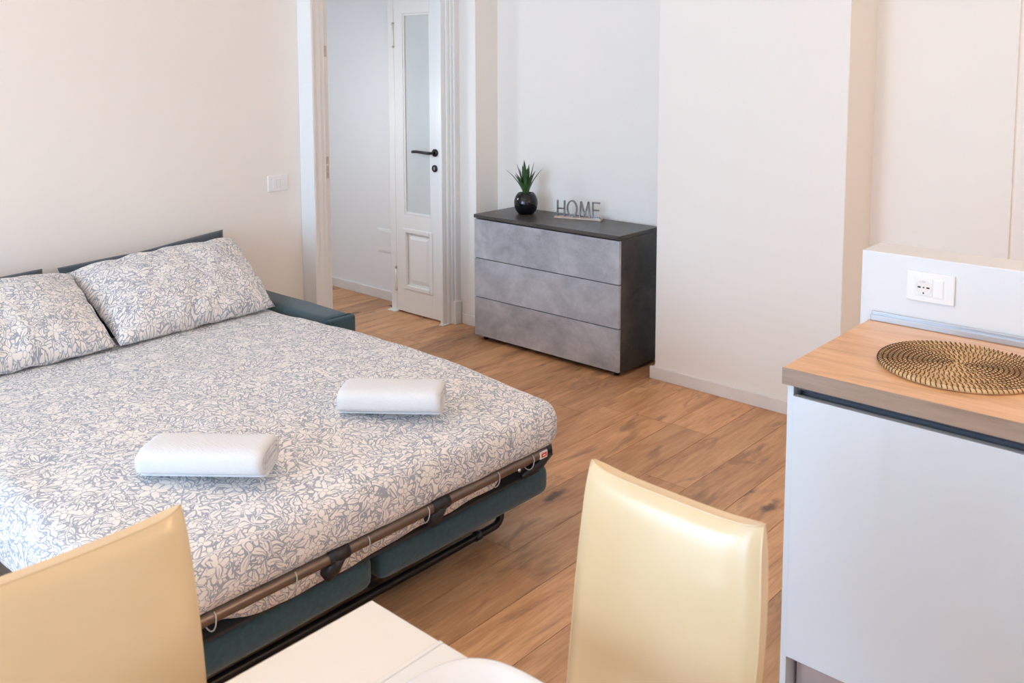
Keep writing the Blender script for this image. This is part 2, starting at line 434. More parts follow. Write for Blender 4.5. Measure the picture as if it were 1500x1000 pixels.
b = [bm.verts.new((x, DY+.005, z)) for x, z in ((-.668, .232), (-.522, .232), (-.522, .495), (-.668, .495))]
for i in range(4): bm.faces.new((a[i], a[(i+1) % 4], b[(i+1) % 4], b[i]))
bm.faces.new(b); bm.faces.new(a[::-1])
link('raised_field', bm, 'trim', door)
bm = bmesh.new()
lx, lz = -.424, 1.070
tube(bm, [(lx, DY, lz), (lx, DY-.010, lz)], .024, 20)
ros = link('handle_rose', bm, 'blackmetal', door, True)
bm = bmesh.new()
tube(bm, [(lx, DY-.008, lz), (lx, DY-.03, lz)] + arc((lx, DY-.03, lz), (lx, DY-.05, lz), (lx-.1, DY-.05, lz), .018) + [(lx-.06, DY-.051, lz+.001), (lx-.12, DY-.049, lz+.003), (lx-.150, DY-.047, lz+.001), (lx-.163, DY-.046, lz-.001)], .0095, 12)
link('lever', bm, 'blackmetal', door, True)
bm = bmesh.new(); tube(bm, [(-.428, DY, .972), (-.428, DY-.009, .972)], .022, 20)
esc = link('key_escutcheon', bm, 'blackmetal', door, True)
bm = bmesh.new(); bx(bm, -.4315, -.4245, DY-.0105, DY-.008, .962, .984, .001)
link('keyhole', bm, 'steel', esc)
box('lock_faceplate', D1-.001, D1+.0015, DY+.008, DY+.028, .93, 1.16, 'steel', door)
for z0, z1 in ((1.72, 1.88), (.14, .30)):
    bm = bmesh.new(); tube(bm, [(-.806, DY-.004, z0), (-.806, DY-.004, z1)], .007, 10)
    h = link('hinge', bm, 'trim', door, True)
    for q in (z0, z1-.012): 
        bm = bmesh.new(); tube(bm, [(-.806, DY-.004, q), (-.806, DY-.004, q+.012)], .009, 10); link('hinge_knuckle', bm, 'brass', h, True)
door2 = struct(box('door_2', -.80, -.368, -.785, -.747, .012, 2.045, 'trim', bev=.003))
for z0, z1 in ((1.00, 1.07), (1.08, 1.12), (1.66, 1.72)):
    pl = box('strike_plate', -.369, -.3665, -.777, -.757, z0, z1, 'brass', door2)
    box('strike_slot', -.367, -.366, -.772, -.762, z0+.018, z1-.018, 'brass', pl)
# hall access panel
ap = thing('access_panel', 'small white square cover plate low on the hall wall beside the glazed door', 'cover plate', (-1.08, .24, .33))
box('plate', -1.158, -.985, .232, .24, .33, .492, 'plastic', ap, .003)
box('lid', -1.146, -.997, .228, .2325, .342, .480, 'plastic', ap, .002)
# light switch on left wall
sw = thing('light_switch', 'white wall switch plate left of the doorway', 'switch', (-.42, -1.05, 1.0))
box('plate', -.42, -.411, -1.112, -.992, .957, 1.040, 'plastic', sw, .003)
for k in range(3):
    y0 = -1.084+k*.0215
    box('rocker', -.4115, -.4075, y0, y0+.0205, .975, 1.022, 'plastic', sw, .0015)
# ------------------------------------------------------------------ chest of drawers
CW, CD = 1.032, .362
ch = thing('chest_of_drawers', 'grey concrete-look chest of three wide drawers in the wall alcove', 'chest', (.516, .18, 0))
box('side_panel', 0, .018, .019, CD, .022, .725, 'darklam', ch)
box('side_panel', CW-.018, CW, .019, CD, .022, .725, 'darklam', ch)
box('back_panel', .018, CW-.018, CD-.01, CD, .03, .725, 'darklam', ch)
box('bottom_panel', .018, CW-.018, .03, CD-.01, .03, .048, 'darklam', ch)
tp = box('top', -.002, CW+.002, -.003, CD+.003, .7265, .7472, 'darklam', ch, .0015)
hh = (.722-.028)/3
for k in range(3):
    z0 = .028+k*hh
    d = box('drawer_front', .001, CW-.001, 0, .018, z0+.0026, z0+hh-.0026, 'concrete', ch, .0008)
    box('drawer_box', .03, CW-.03, .018, CD-.03, z0+.03, z0+hh-.05, 'darklam', d)
for x in (.03, CW-.06):
    for y in (.035, CD-.06):
        bm = bmesh.new(); tube(bm, [(x+.015, y+.015, 0), (x+.015, y+.015, .03)], .016, 14); link('foot', bm, 'blackplastic', ch, True)
TZ = .7472
# plant
px, py = .222, .205
pt = thing('potted_succulent', 'green spiky succulent in a round glossy black pot on the chest', 'plant', (px, py, TZ))
bm = bmesh.new()
prof = [(0, TZ+.001), (.040, TZ), (.046, TZ+.004), (.060, TZ+.022), (.068, TZ+.045), (.070, TZ+.065), (.067, TZ+.088), (.058, TZ+.110), (.049, TZ+.122), (.046, TZ+.124), (.044, TZ+.120), (.046, TZ+.108), (.0, TZ+.106)]
lathe(bm, prof, px, py, 36); link('pot', bm, 'pot', pt, True)
bm = bmesh.new(); lathe(bm, [(.0, TZ+.112), (.03, TZ+.113), (.0455, TZ+.110)], px, py, 20); link('soil', bm, 'soil', pt, True)
def leaf_mesh(base, ang, out, ht, wid, curl=0):
    bm = bmesh.new(); n = 9; d = Vector((math.cos(ang), math.sin(ang), 0)); s = Vector((-math.sin(ang), math.cos(ang), 0))
    rows = []
    for i in range(n+1):
        t = i/n
        c = Vector(base)+d*(.008+out*(t**1.5)+curl*t*t*t)+Vector((0, 0, ht*(t-.12*t*t*(1 if out > .04 else 0))))
        wv = wid*(.72+.6*t-.25*t*t)*(1-t**2.3)+.0006
        up_ = Vector((0, 0, 1))*(-out)+d*ht; up_.normalize()
        th = wv*.30
        rows.append([bm.verts.new(c-s*wv+d*0), bm.verts.new(c-up_*-1*0+up_*th*-.1), bm.verts.new(c+s*wv), bm.verts.new(c+up_*th*1.5)])
    for A, B in zip(rows, rows[1:]):
        for k in range(4): bm.faces.new((A[k], A[(k+1) % 4], B[(k+1) % 4], B[k]))
    bm.faces.new(rows[0][::-1]); bm.faces.new(rows[-1])
    bmesh.ops.recalc_face_normals(bm, faces=bm.faces)
    return bm
lb = (px, py, TZ+.105)
cr = math.atan2(-.668, -.744)   # picture-left direction in plan
for (a, o, h, wd, cu) in ((3.85, .098, .178, .0150, .014), (3.6, .048, .212, .0190, 0), (-1.2, .022, .215, .0200, 0), (.6, .040, .200, .0190, 0), (.72, .080, .185, .0150, .012),
                       (-2.4, .028, .168, .0215, 0), (-.7, .040, .168, .0205, 0), (-1.75, .050, .135, .0200, .01), (2.2, .05, .17, .017, .01), (1.5, .06, .16, .017, .01), (2.9, .03, .18, .017, 0), (-.1, .05, .145, .0175, .0), (3.3, .062, .14, .016, .01), (-3.0, .055, .15, .018, .01), (-.35, .03, .19, .018, 0)):
    link('leaf', leaf_mesh(lb, a, o, h, wd, cu), 'leaf', pt, False)
# HOME sign
sg = thing('word_sign', 'metal letters spelling HOME on a slim bar on the chest', 'sign', (.565, .262, TZ))
SA = .30
Ro = Matrix.Rotation(SA, 4, 'Z'); So = Vector((.565, .262, TZ))
def sgn(bm): bmesh.ops.transform(bm, matrix=Matrix.Translation(So) @ Ro, verts=bm.verts); return bm
bm = bx(bmesh.new(), -.142, .142, -.019, .019, 0, .011, .002); link('base_bar', sgn(bm), 'copper', sg)
lz0, lz1 = .011, .103
def stick(bm, p, q, w_=.0042, d=.0055):
    p = Vector((p[0], 0, p[1])); q = Vector((q[0], 0, q[1])); t = (q-p).normalized(); s = Vector((t.z, 0, -t.x))*w_; y = Vector((0, d, 0))
    p = p-t*w_*.0; vs = [bm.verts.new(e+a_*s+b_*y) for e in (p, q) for a_, b_ in ((-1, -1), (1, -1), (1, 1), (-1, 1))]
    for f in ((0, 1, 2, 3), (7, 6, 5, 4), (0, 4, 5, 1), (1, 5, 6, 2), (2, 6, 7, 3), (3, 7, 4, 0)): bm.faces.new([vs[i] for i in f])
def letter(name, strokes):
    bm = bmesh.new()
    for p, q in strokes: stick(bm, p, q)
    bmesh.ops.recalc_face_normals(bm, faces=bm.faces)
    link(name, sgn(bm), 'chrome', sg)
zm = (lz0+lz1)/2+.002
letter('letter_h', [((-.126, lz0), (-.126, lz1)), ((-.084, lz0), (-.084, lz1)), ((-.126, zm-.004), (-.084, zm-.004))])
bm = bmesh.new()
ell = [Vector((-.038+.0285*math.cos(t/28*2*PI), 0, zm-.001+.0445*math.sin(t/28*2*PI))) for t in range(28)]
for i in range(28): 
    e0, e1 = ell[i], ell[(i+1) % 28]; stick(bm, (e0.x, e0.z), (e1.x, e1.z))
bmesh.ops.recalc_face_normals(bm, faces=bm.faces); link('letter_o', sgn(bm), 'chrome', sg)
letter('letter_m', [((.008, lz0), (.016, lz1)), ((.016, lz1), (.038, lz0+.012)), ((.038, lz0+.012), (.060, lz1)), ((.060, lz1), (.068, lz0))])
letter('letter_e', [((.086, lz0), (.086, lz1)), ((.086, lz1-.004), (.128, lz1-.004)), ((.086, zm-.002), (.122, zm-.002)), ((.086, lz0+.004), (.128, lz0+.004))])
# ------------------------------------------------------------------ sofa bed
AY = -1.275       # outer face of the far arm
sb = thing('sofa_bed', 'teal fabric sofa bed folded out on a bronze tube frame', 'sofa bed', (.7, -2.2, 0))
def soft_box(name, x0, x1, y0, y1, z0, z1, r, mat, parent, lump=.003, seg=5, cuts=10):
    bm = bmesh.new(); bx(bm, x0, x1, y0, y1, z0, z1, r, seg)
    bmesh.ops.subdivide_edges(bm, edges=[e for e in bm.edges if e.calc_length() > .12], cuts=cuts, use_grid_fill=True)
    for v in bm.verts:
        v.co += v.normal*lump*fbm(v.co.x*5, v.co.y*5, v.co.z*5)
    bm.normal_update()
    return link(name, bm, mat, parent, True)
for y0 in (AY-.165, -3.24):
    a = soft_box('armrest', -.40, .490, y0, y0+.165, .055, .520, .040, 'teal', sb)
    f = soft_box('armrest_front', .485, .512, y0+.004, y0+.161, .06, .516, .012, 'teal', a, .001, 3, 4)
    bm = bmesh.new()
    yy0, yy1, zz = y0+.004, y0+.161, .518
    tube(bm, [(.490, yy0, .08)] + arc((.490, yy0, .1), (.490, yy0, zz), (.490, yy1, zz), .036) + arc((.490, yy0, zz), (.490, yy1, zz), (.490, yy1, .1), .036) + [(.490, yy1, .08)], .0055, 8)
    link('piping', bm, 'teal', a, True)
    for x in (-.3, .42): 
        bm = bmesh.new(); tube(bm, [(x, y0+.08, 0), (x, y0+.08, .06)], .022, 12); link('foot', bm, 'blackplastic', sb, True)
soft_box('backrest', -.405, -.335, -3.07, -1.415, .06, .52, .03, 'teal', sb)
soft_box('base_rail', -.33, .45, -3.07, -1.415, .08, .26, .02, 'teal', sb)
TX, TZB, TR = 1.802, .338, .0165
Yr, Yl = -1.478, -2.985
bm = bmesh.new()
tube(bm, [(-.1, Yr, TZB)] + arc((0, Yr, TZB), (TX, Yr, TZB), (TX, -2, TZB), .07) + [(TX, -1.8, TZB), (TX, -2.2, TZB), (TX, -2.6, TZB)] + arc((TX, -2, TZB), (TX, Yl, TZB), (0, Yl, TZB), .07) + [(-.1, Yl, TZB)], TR, 14)
fr = link('frame_tube', bm, 'bronze', sb, True)
box('mesh_base', .05, 1.768, -2.96, -1.50, .252, .262, 'mesh', sb, .003)
for y in (-1.700, -2.0, -2.372):
    bm = bmesh.new()
    tube(bm, [(TX, y-.032, TZB), (TX, y+.032, TZB)], TR+.0045, 14)
    if y < -1.8:
        bm2 = bmesh.new()
        tube(bm2, [(TX+.003, y-.003, TZB-.004), (TX-.006, y-.012, TZB-.036), (TX-.018, y-.026, TZB-.056)], [.024, .023, .020], 8)
        c_ = link('clamp_strap', bm, 'blackplastic', sb, True)
        link('strap_tail', bm2, 'blackplastic', c_, True)
    else: bm.free()
for (yy, s) in ((Yr, 1), (Yl, -1)):                       # plastic corner joints
    bm = bmesh.new()
    tube(bm, [(TX-.055, yy+s*.004, TZB+.002), (TX-.02, yy-s*.006, TZB), (TX+.002, yy-s*.030, TZB-.002)], [TR+.004, TR+.006, TR+.004], 12)
    tube(bm, [(TX-.006, yy-s*.012, TZB-.006), (TX-.012, yy-s*.055, TZB-.040), (TX-.020, yy-s*.13, TZB-.062)], [.021, .020, .010], 10)
    link('corner_joint', bm, 'blackplastic', sb, True)
lab = box('frame_sticker', TX+.0135, TX+.0185, -1.558, -1.522, TZB-.010, TZB+.014, 'labelwhite', fr, .001)
box('sticker_print', TX+.018, TX+.0195, -1.553, -1.527, TZB-.005, TZB+.009, 'red', fr)
bm = bmesh.new(); bx(bm, TX+.0193, TX+.0199, -1.546, -1.534, TZB+.000, TZB+.0035); link('sticker_line', bm, 'labelwhite', fr)
for y in (-1.59, -1.755, -2.055, -2.275, -2.51, -2.735, -2.93):
    bm = bmesh.new()
    P = [(TX+.010, y, TZB+.015), (TX+.0165, y, TZB+.008), (TX+.0185, y, TZB)]
    for q in range(1, 9):
        a = q/8*PI*.86
        P.append((TX-.004+.0225*math.cos(a), y-.010*(q/8)**2, TZB-.034*math.sin(a)*1.05-.004*q/8))
    tube(bm, P, .0019, 6); link('spring_hook', bm, 'cord', fr, True)
for y in (-1.66,):
    bm = bmesh.new(); tube(bm, [(TX+.01, y, TZB-.01), (TX+.0185, y, TZB-.012)], .006, 10); link('rivet', bm, 'steel', fr, True)
# seat cushions carried under the foot section
for y0, y1 in ((-2.182, -1.415), (-2.985, -2.195)):
    soft_box('seat_cushion', .62, 1.750, y0, y1, .138, .250, .038, 'teal', sb, .004)
# folding floor leg
LX = 1.600
for z, r, xo in ((.028, .0125, 0),):
    bm = bmesh.new()
    tube(bm, [(LX-.05, -1.515, .30)] + arc((LX-.05, -1.515, .3), (LX+.01, -1.515, .025), (LX+.01, -2, .025), .05) + [(LX+.01, -2.2, .025)] + arc((LX+.01, -2, .025), (LX+.01, -2.96, .025), (LX-.05, -2.96, .3), .05) + [(LX-.05, -2.96, .30)], .0135, 12)
    lg = link('leg', bm, 'darktube', sb, True)
    bm = bmesh.new(); tube(bm, [(LX+.01, -1.63, .025), (LX+.01, -1.655, .025)], .0165, 12); link('leg_collar', bm, 'blackplastic', lg, True)
box('leg_rail', LX-.10, LX-.075, -2.95, -1.66, .085, .125, 'blackmetal', sb, .003)
box('tension_bar', LX-.02, LX-.005, -2.95, -1.70, .055, .085, 'blackmetal', sb, .003)
# ------------------------------------------------------------------ bedding
def duvet():
    bm = bmesh.new(); uvl = bm.loops.layers.uv.new('UVMap')
    x0, x1, y0, y1, z0, z1, R = -.02, 1.822, -3.010, -1.432, .334, .512, .076
    def place(p, n):
        q = Vector(p)
        inner = Vector((min(max(q.x, x0+R), x1-R), min(max(q.y, y0+R), y1-R), min(max(q.z, z0+R*.95), z1-R*.95)))
        d = q-inner
        nn = n
        if d.length > 1e-6:
            m = max(abs(d.x), abs(d.y), abs(d.z)); nn = d.normalized(); d = nn*min(R, m if m > 0 else R)
            q = inner+d
        tx = max(0, min(1, (q.x-1.20)/.66)); ty = max(0, min(1, (-1.42-q.y)/.5)); tl = max(0, min(1, (q.y+3.04)/.4))
        top = max(0, min(1, (q.z-z0)/(z1-z0)))
        hx = max(0, min(1, (q.x-.1)/.8)); hx = hx*hx*(3-2*hx)
        q.z += top*(.030*hx - .040*tx*tx*(3-2*tx) + .012*(min(ty, tl)**.5) - .006)
        lump = .006*fbm(q.x*4.2, q.y*4.2, 1.3)+.0028*fbm(q.x*11, q.y*9, 4.1)
        q += nn*lump*(.5+.5*top)
        # gathers along the foot
        if q.x > x1-.02: q.x += .006*(1-top)*fbm(q.y*14, q.z*5, 2.2)
        return q
    def face_grid(A, B, O, n, nu, nv, uvf):
        vs = [[None]*(nv+1) for _ in range(nu+1)]; src = {}
        for i in range(nu+1):
            for j in range(nv+1):
                p = O+A*(i/nu)+B*(j/nv); v = bm.verts.new(place(p, n)); vs[i][j] = v; src[v] = p
        for i in range(nu):
            for j in range(nv):
                f = bm.faces.new((vs[i][j], vs[i+1][j], vs[i+1][j+1], vs[i][j+1])); f.smooth = True
                for l in f.loops: l[uvl].uv = uvf(src[l.vert])
    X, Y, Z = Vector((x1-x0, 0, 0)), Vector((0, y1-y0, 0)), Vector((0, 0, z1-z0)); O = Vector((x0, y0, z0))
    face_grid(X, Y, O+Z, Vector((0, 0, 1)), 110, 92, lambda p: (p.x, p.y))
    face_grid(Y, Z, O+X, Vector((1, 0, 0)), 92, 12, lambda p: (x1+(z1-p.z)*1.0, p.y))
    face_grid(Z, Y, O, Vector((-1, 0, 0)), 12, 92, lambda p: (x0-(z1-p.z), p.y))
    face_grid(Z, X, O, Vector((0, -1, 0)), 12, 110, lambda p: (p.x, y0-(z1-p.z)))
    face_grid(X, Z, O+Y, Vector((0, 1, 0)), 110, 12, lambda p: (p.x, y1+(z1-p.z)))
    face_grid(Y, X, O, Vector((0, 0, -1)), 40, 40, lambda p: (p.x, p.y))
    bmesh.ops.remove_doubles(bm, verts=bm.verts, dist=.0005)
    bmesh.ops.recalc_face_normals(bm, faces=bm.faces)
    return bm
dv = link('duvet_cover', duvet(), 'floral', None, True, origin=(.9, -2.2, .35))
tag(dv, 'grey and white floral cover stretched over the sofa bed mattress', 'bedding')
# tucked hem under the frame tube at the foot
bm = bmesh.new(); uvl = bm.loops.layers.uv.new('UVMap')
n = 120; rows = []
for i in range(n+1):
    y = -1.66-(2.90-1.66)*i/n
    sag = .012*fbm(y*3.1, 2.2)+.010*fbm(y*8, .2)
    e_ = max(0, min(1, (y+2.78)/.22))*max(0, min(1, (-1.68-y)/.06)); drop = (.044+sag + .008*math.sin((y+1.66)*5))*e_*e_*(3-2*e_)
    rows.append([(1.800, y, .350), (1.780, y, .330), (1.778+.004*fbm(y*9, 7), y, .318-drop*.5), (1.770+.006*fbm(y*7, 3), y, .312-drop), (1.72, y, .306-drop*.8)])
vv = [[bm.verts.new(p) for p in r] for r in rows]
for i in range(n):
    for k in range(4):
        f = bm.faces.new((vv[i][k], vv[i+1][k], vv[i+1][k+1], vv[i][k+1]))
        for l in f.loops: l[uvl].uv = (2.05-(l.vert.co.z-.3), l.vert.co.y)
hem = link('tucked_hem', bm, 'floral', dv, True)
def pillow(name, c00, c10, c11, c01, puff_f, puff_b, mat, nu=44, nv=32, seed=0, ear=.02, wr=.004, edge=.003):
    """corners: bottom-left, bottom-right, top-right, top-left"""
    bm = bmesh.new(); uvl = bm.loops.layers.uv.new('UVMap')
    c00, c10, c11, c01 = map(Vector, (c00, c10, c11, c01)); nrm = ((c10-c00).cross(c01-c00)).normalized()
    W_ = (c10-c00).length; Hh = (c01-c00).length; cen = (c00+c10+c11+c01)/4
    sides = []
    for sgn_, puff in ((1, puff_f), (-1, puff_b)):
        g_ = [[None]*(nv+1) for _ in range(nu+1)]
        for i in range(nu+1):
            for j in range(nv+1):
                u = i/nu; v = j/nv; a = 2*u-1; b = 2*v-1
                p = (c00*(1-u)+c10*u)*(1-v)+(c01*(1-u)+c11*u)*v
                # pull the edge middles in so the corners stand out as ears
                pull = ear*((1-a*a)*abs(b)**3+(1-b*b)*abs(a)**3)
                dirv = (cen-p); 
                if dirv.length > 1e-5: p = p+dirv.normalized()*pull
                h = (max(0, 1-abs(a)**3.6)**.55)*(max(0, 1-abs(b)**2.8)**.55)
                wv = wr*(fbm(u*6+seed, v*5, sgn_)+.6*fbm(u*14+seed, v*12, 2*sgn_))*(h**.5)
                # radiating creases near the edges
                cr_ = wr*.9*math.sin(a*17+seed)*math.exp(-((1-abs(b))*6))*(1-abs(a))+wr*.9*math.sin(b*13+seed)*math.exp(-((1-abs(a))*6))*(1-abs(b))
                rim = i in (0, nu) or j in (0, nv)
                g_[i][j] = bm.verts.new(p+nrm*(sgn_*(puff*h+(0 if rim else edge))+wv+cr_*(0 if rim else 1)))
        sides.append(g_)
        for i in range(nu):
            for j in range(nv):
                q = (g_[i][j], g_[i+1][j], g_[i+1][j+1], g_[i][j+1])
                idx = {g_[i][j]: (i, j), g_[i+1][j]: (i+1, j), g_[i+1][j+1]: (i+1, j+1), g_[i][j+1]: (i, j+1)}
                f = bm.faces.new(q if sgn_ > 0 else q[::-1]); f.smooth = True
                for l in f.loops:
                    ii, jj = idx[l.vert]; l[uvl].uv = (seed*1.37+ii/nu*W_*1.05+(0 if sgn_ > 0 else 3), seed*.77+jj/nv*Hh*1.15)
    bmesh.ops.remove_doubles(bm, verts=bm.verts, dist=.0008)
    return link(name, bm, mat, None, True, origin=cen)
tag(pillow('bed_pillow', (.250, -2.222, .540), (.185, -1.480, .532), (-.245, -1.428, .782), (-.228, -2.222, .752), .098, .062, 'floral', seed=1.0, ear=.008, wr=.011),
    'blue and white floral pillow at the doorway side of the bed', 'pillow', 'floral pillows')
tag(pillow('bed_pillow', (.260, -3.00, .545), (.245, -2.232, .540), (-.222, -2.206, .746), (-.235, -3.0, .742), .105, .062, 'floral', seed=4.3, ear=.008, wr=.011),
    'floral pillow farther from the doorway, cut off by the left picture edge', 'pillow', 'floral pillows')
tag(pillow('back_cushion', (-.265, -2.19, .50), (-.265, -1.43, .50), (-.372, -1.405, .806), (-.372, -2.20, .748), .050, .020, 'slate', seed=2.2, ear=.012, wr=.008),
    'dark slate fabric cushion behind the whole floral pillow on the doorway side', 'cushion', 'slate back cushions')
tag(pillow('back_cushion', (-.265, -3.0, .50), (-.265, -2.26, .50), (-.372, -2.262, .756), (-.372, -3.02, .748), .050, .020, 'slate', seed=6.1, ear=.012, wr=.008),
    'dark slate fabric cushion behind the floral pillow cut off by the left picture edge', 'cushion', 'slate back cushions')
# towels: folded spiral bands
def towel(loc, ang, L, D, Hh, seed):
    bm = bmesh.new()
    # cross-section: rounded rectangular spiral in (d, z)
    path = []; th = .0115; turns = 3
    for k in range(turns*40+1):
        t = k/40; shrink = th*1.08*t
        a = -PI/2-.25+(k % 40)/40*2*PI if False else -PI*.62+t*2*PI
        hw, hz = D/2-th/2-shrink, Hh/2-th/2-shrink*.98
        if hz < .006: break
        c, s = math.cos(a), math.sin(a); p = 3.4
        x = hw*abs(c)**(2/p)*(1 if c > 0 else -1); z = hz*abs(s)**(2/p)*(1 if s > 0 else -1)
        path.append((x, z+Hh/2))
    nl = 30; N = len(path)
    outer, inner = [], []
    for i, (x, z) in enumerate(path):
        a0 = path[max(0, i-1)]; a1 = path[min(N-1, i+1)]; tx, tz = a1[0]-a0[0], a1[1]-a0[1]; l = math.hypot(tx, tz) or 1
        nx, nz = tz/l, -tx/l
        tt = th*.46*(1 if 0 < i < N-1 else .5)
        outer.append((x+nx*tt, z+nz*tt)); inner.append((x-nx*tt, z-nz*tt))
    loop = outer+inner[::-1]; m = len(loop)
    rings = []
    for j in range(nl+1):
        s = (j/nl-.5); e = 1-abs(2*s)
        edge = 1-.10*max(0, 1-e*12)
        ring = []
        for q, (x, z) in enumerate(loop):
            d1 = .0028*fbm(s*5+seed, x*14, z*18)+.0012*fbm(s*22+seed, x*30, z*30)
            yy = s*L + .004*fbm(q*.21, seed, 3.)*abs(2*s)
            ring.append(bm.verts.new((yy, x*edge*(1+.0), z*edge+max(0, d1)*1.2*(z/Hh))))
        rings.append(ring)
    for A, B in zip(rings, rings[1:]):
        for k in range(m): bm.faces.new((A[k], B[k], B[(k+1) % m], A[(k+1) % m]))
    h = N
    for R_, flip in ((rings[0], 1), (rings[-1], 0)):
        for i in range(h-1):
            q = (R_[i], R_[i+1], R_[m-2-i], R_[m-1-i])
            bm.faces.new(q if flip else q[::-1])
    for v in bm.verts:
        v.co.z *= 1-.10*(v.co.y/D)          # thinner at one long side
    bmesh.ops.recalc_face_normals(bm, faces=bm.faces)
    bmesh.ops.transform(bm, matrix=Matrix.Translation(loc) @ Matrix.Rotation(ang, 4, 'Z'), verts=bm.verts)
    o = link('folded_towel', bm, 'terry', None, True, origin=loc)
    return o
tag(towel((1.508, -2.566, .545), .70, .335, .180, .090, 1.0), 'folded white towel nearer to the yellowish chair and the table', 'towel', 'folded white towels')
tag(towel((1.542, -1.952, .542), .69, .320, .180, .092, 5.0), 'folded white towel nearer to the far foot corner, towards the chest of drawers', 'towel', 'folded white towels')
# ------------------------------------------------------------------ kitchen peninsula
hw = struct(box('wall_half', 2.717, 5.0, -1.2, -1.062, 0, 1.100, 'lowwall', bev=.003))
cab = thing('base_cabinet', 'glossy white kitchen base cabinet under the oak worktop', 'cabinet', (3.0, -1.5, 0))
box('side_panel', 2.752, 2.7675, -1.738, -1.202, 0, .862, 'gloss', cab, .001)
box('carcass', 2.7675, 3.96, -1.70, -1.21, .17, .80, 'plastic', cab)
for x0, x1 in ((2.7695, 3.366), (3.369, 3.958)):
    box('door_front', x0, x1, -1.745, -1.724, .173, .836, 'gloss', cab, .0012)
bm = bmesh.new()
for (y, z), (y2, z2) in ((( -1.722, .862), (-1.700, .838)), ((-1.700, .838), (-1.712, .81))):
    vs = [bm.verts.new(p) for p in ((2.775, y, z), (3.96, y, z), (3.96, y2, z2), (2.775, y2, z2))]; bm.faces.new(vs)
bx(bm, 2.775, 3.96, -1.735, -1.722, .852, .862)
link('grip_channel', bm, 'channel', cab)
box('plinth', 2.775, 3.96, -1.690, -1.672, 0, .165, 'plinth', cab)
wt = thing('worktop', 'light oak laminate kitchen worktop with grey-brown front edge', 'worktop', (3.3, -1.48, .865))
box('slab', 2.747, 3.98, -1.755, -1.202, .8645, .9045, 'oak', wt)
box('edge_band', 2.746, 3.98, -1.757, -1.755, .8643, .9047, 'oakedge', wt)
bm = bx(bmesh.new(), 2.752, 3.98, -1.216, -1.2015, .9047, .922, .002); bx(bm, 2.752, 3.98, -1.208, -1.2015, .915, .931, .002)
link('upstand_strip', bm, 'alu', wt)
# socket
so = thing('wall_socket', 'white socket plate on the low wall above the worktop', 'socket', (2.907, -1.2, 1.02))
pcx, pcz = 2.9065, 1.021
box('plate', pcx-.062, pcx+.062, -1.209, -1.2, pcz-.041, pcz+.041, 'plastic', so, .003)
box('module_frame', pcx-.040, pcx+.036, -1.2105, -1.2085, pcz-.026, pcz+.026, 'plastic', so, .001)
sm = box('socket_module', pcx-.038, pcx+.008, -1.2120, -1.2095, pcz-.0235, pcz+.0235, 'plastic', so, .0015)
bm = bmesh.new(); tube(bm, [(pcx-.015, -1.2105, pcz), (pcx-.015, -1.2128, pcz)], .0200, 28); link('socket_face', bm, 'labelwhite', sm, False)
bm = bmesh.new(); tube(bm, [(pcx-.015+.0205*math.cos(t/28*2*PI), -1.2126, pcz+.0205*math.sin(t/28*2*PI)) for t in range(28)], .0012, 6, closed=True); link('socket_ring', bm, 'plastic', sm, True)
for dx, w_, h_ in ((-.0115, .0040, .0020), (0, .0018, .0018), (.0115, .0040, .0020)):
    box('contact_hole', pcx-.015+dx-w_, pcx-.015+dx+w_, -1.2133, -1.2127, pcz-h_, pcz+h_, 'hole', sm)
for dz in (-.0155,): box('earth_hole', pcx-.015-.0018, pcx-.015+.0018, -1.2133, -1.2127, pcz+dz-.0022, pcz+dz+.0022, 'hole', sm)
box('earth_clip', pcx-.015-.004, pcx-.015+.004, -1.2135, -1.2127, pcz+.0135, pcz+.0165, 'steel', sm)
box('blank_module', pcx+.0095, pcx+.034, -1.2115, -1.2095, pcz-.0235, pcz+.0235, 'plastic', so, .001)
# woven placemat
mcx, mcy, mz, MR = 3.062, -1.482, .9048, .187
pm = thing('woven_placemat', 'round coiled wicker placemat with dark stitches on the worktop', 'placemat', (mcx, mcy, mz))
bm = bmesh.new(); cr_r = .0058; pitch = .0112; pts = []; a = 0.0
turns = (MR-cr_r)/pitch
N_ = int(turns*56)
for k in range(12, N_+1):
    t = k/56; r_ = pitch*t
    pts.append((mcx+r_*math.cos(2*PI*t), mcy+r_*math.sin(2*PI*t), mz+cr_r+.0002*math.sin(k*1.7)))
tube(bm, pts, cr_r, 8); link('reed_coil', bm, 'reed', pm, True)
bm = bmesh.new()
s_len = 0; t = .5
while t < turns:
    r_ = pitch*t; dt = .0112/(2*PI*max(r_, .006)); t += dt; r_ = pitch*t; a = 2*PI*t
    er = Vector((math.cos(a), math.sin(a), 0)); et = Vector((-math.sin(a), math.cos(a), 0)); c = Vector((mcx, mcy, mz+cr_r))+er*r_
    P = []
    for q in range(6):
        ph = -.25+q/5*(PI+.5); rr = cr_r+.0009
        P.append(c+er*rr*math.cos(ph)+Vector((0, 0, 1))*rr*math.sin(ph)-et*.0075*(q/5-.5)*1.1)
    tube(bm, P, .00115, 4, cap=False)
st = link('stitches', bm, 'stitch', pm, True); st['kind'] = 'stuff'
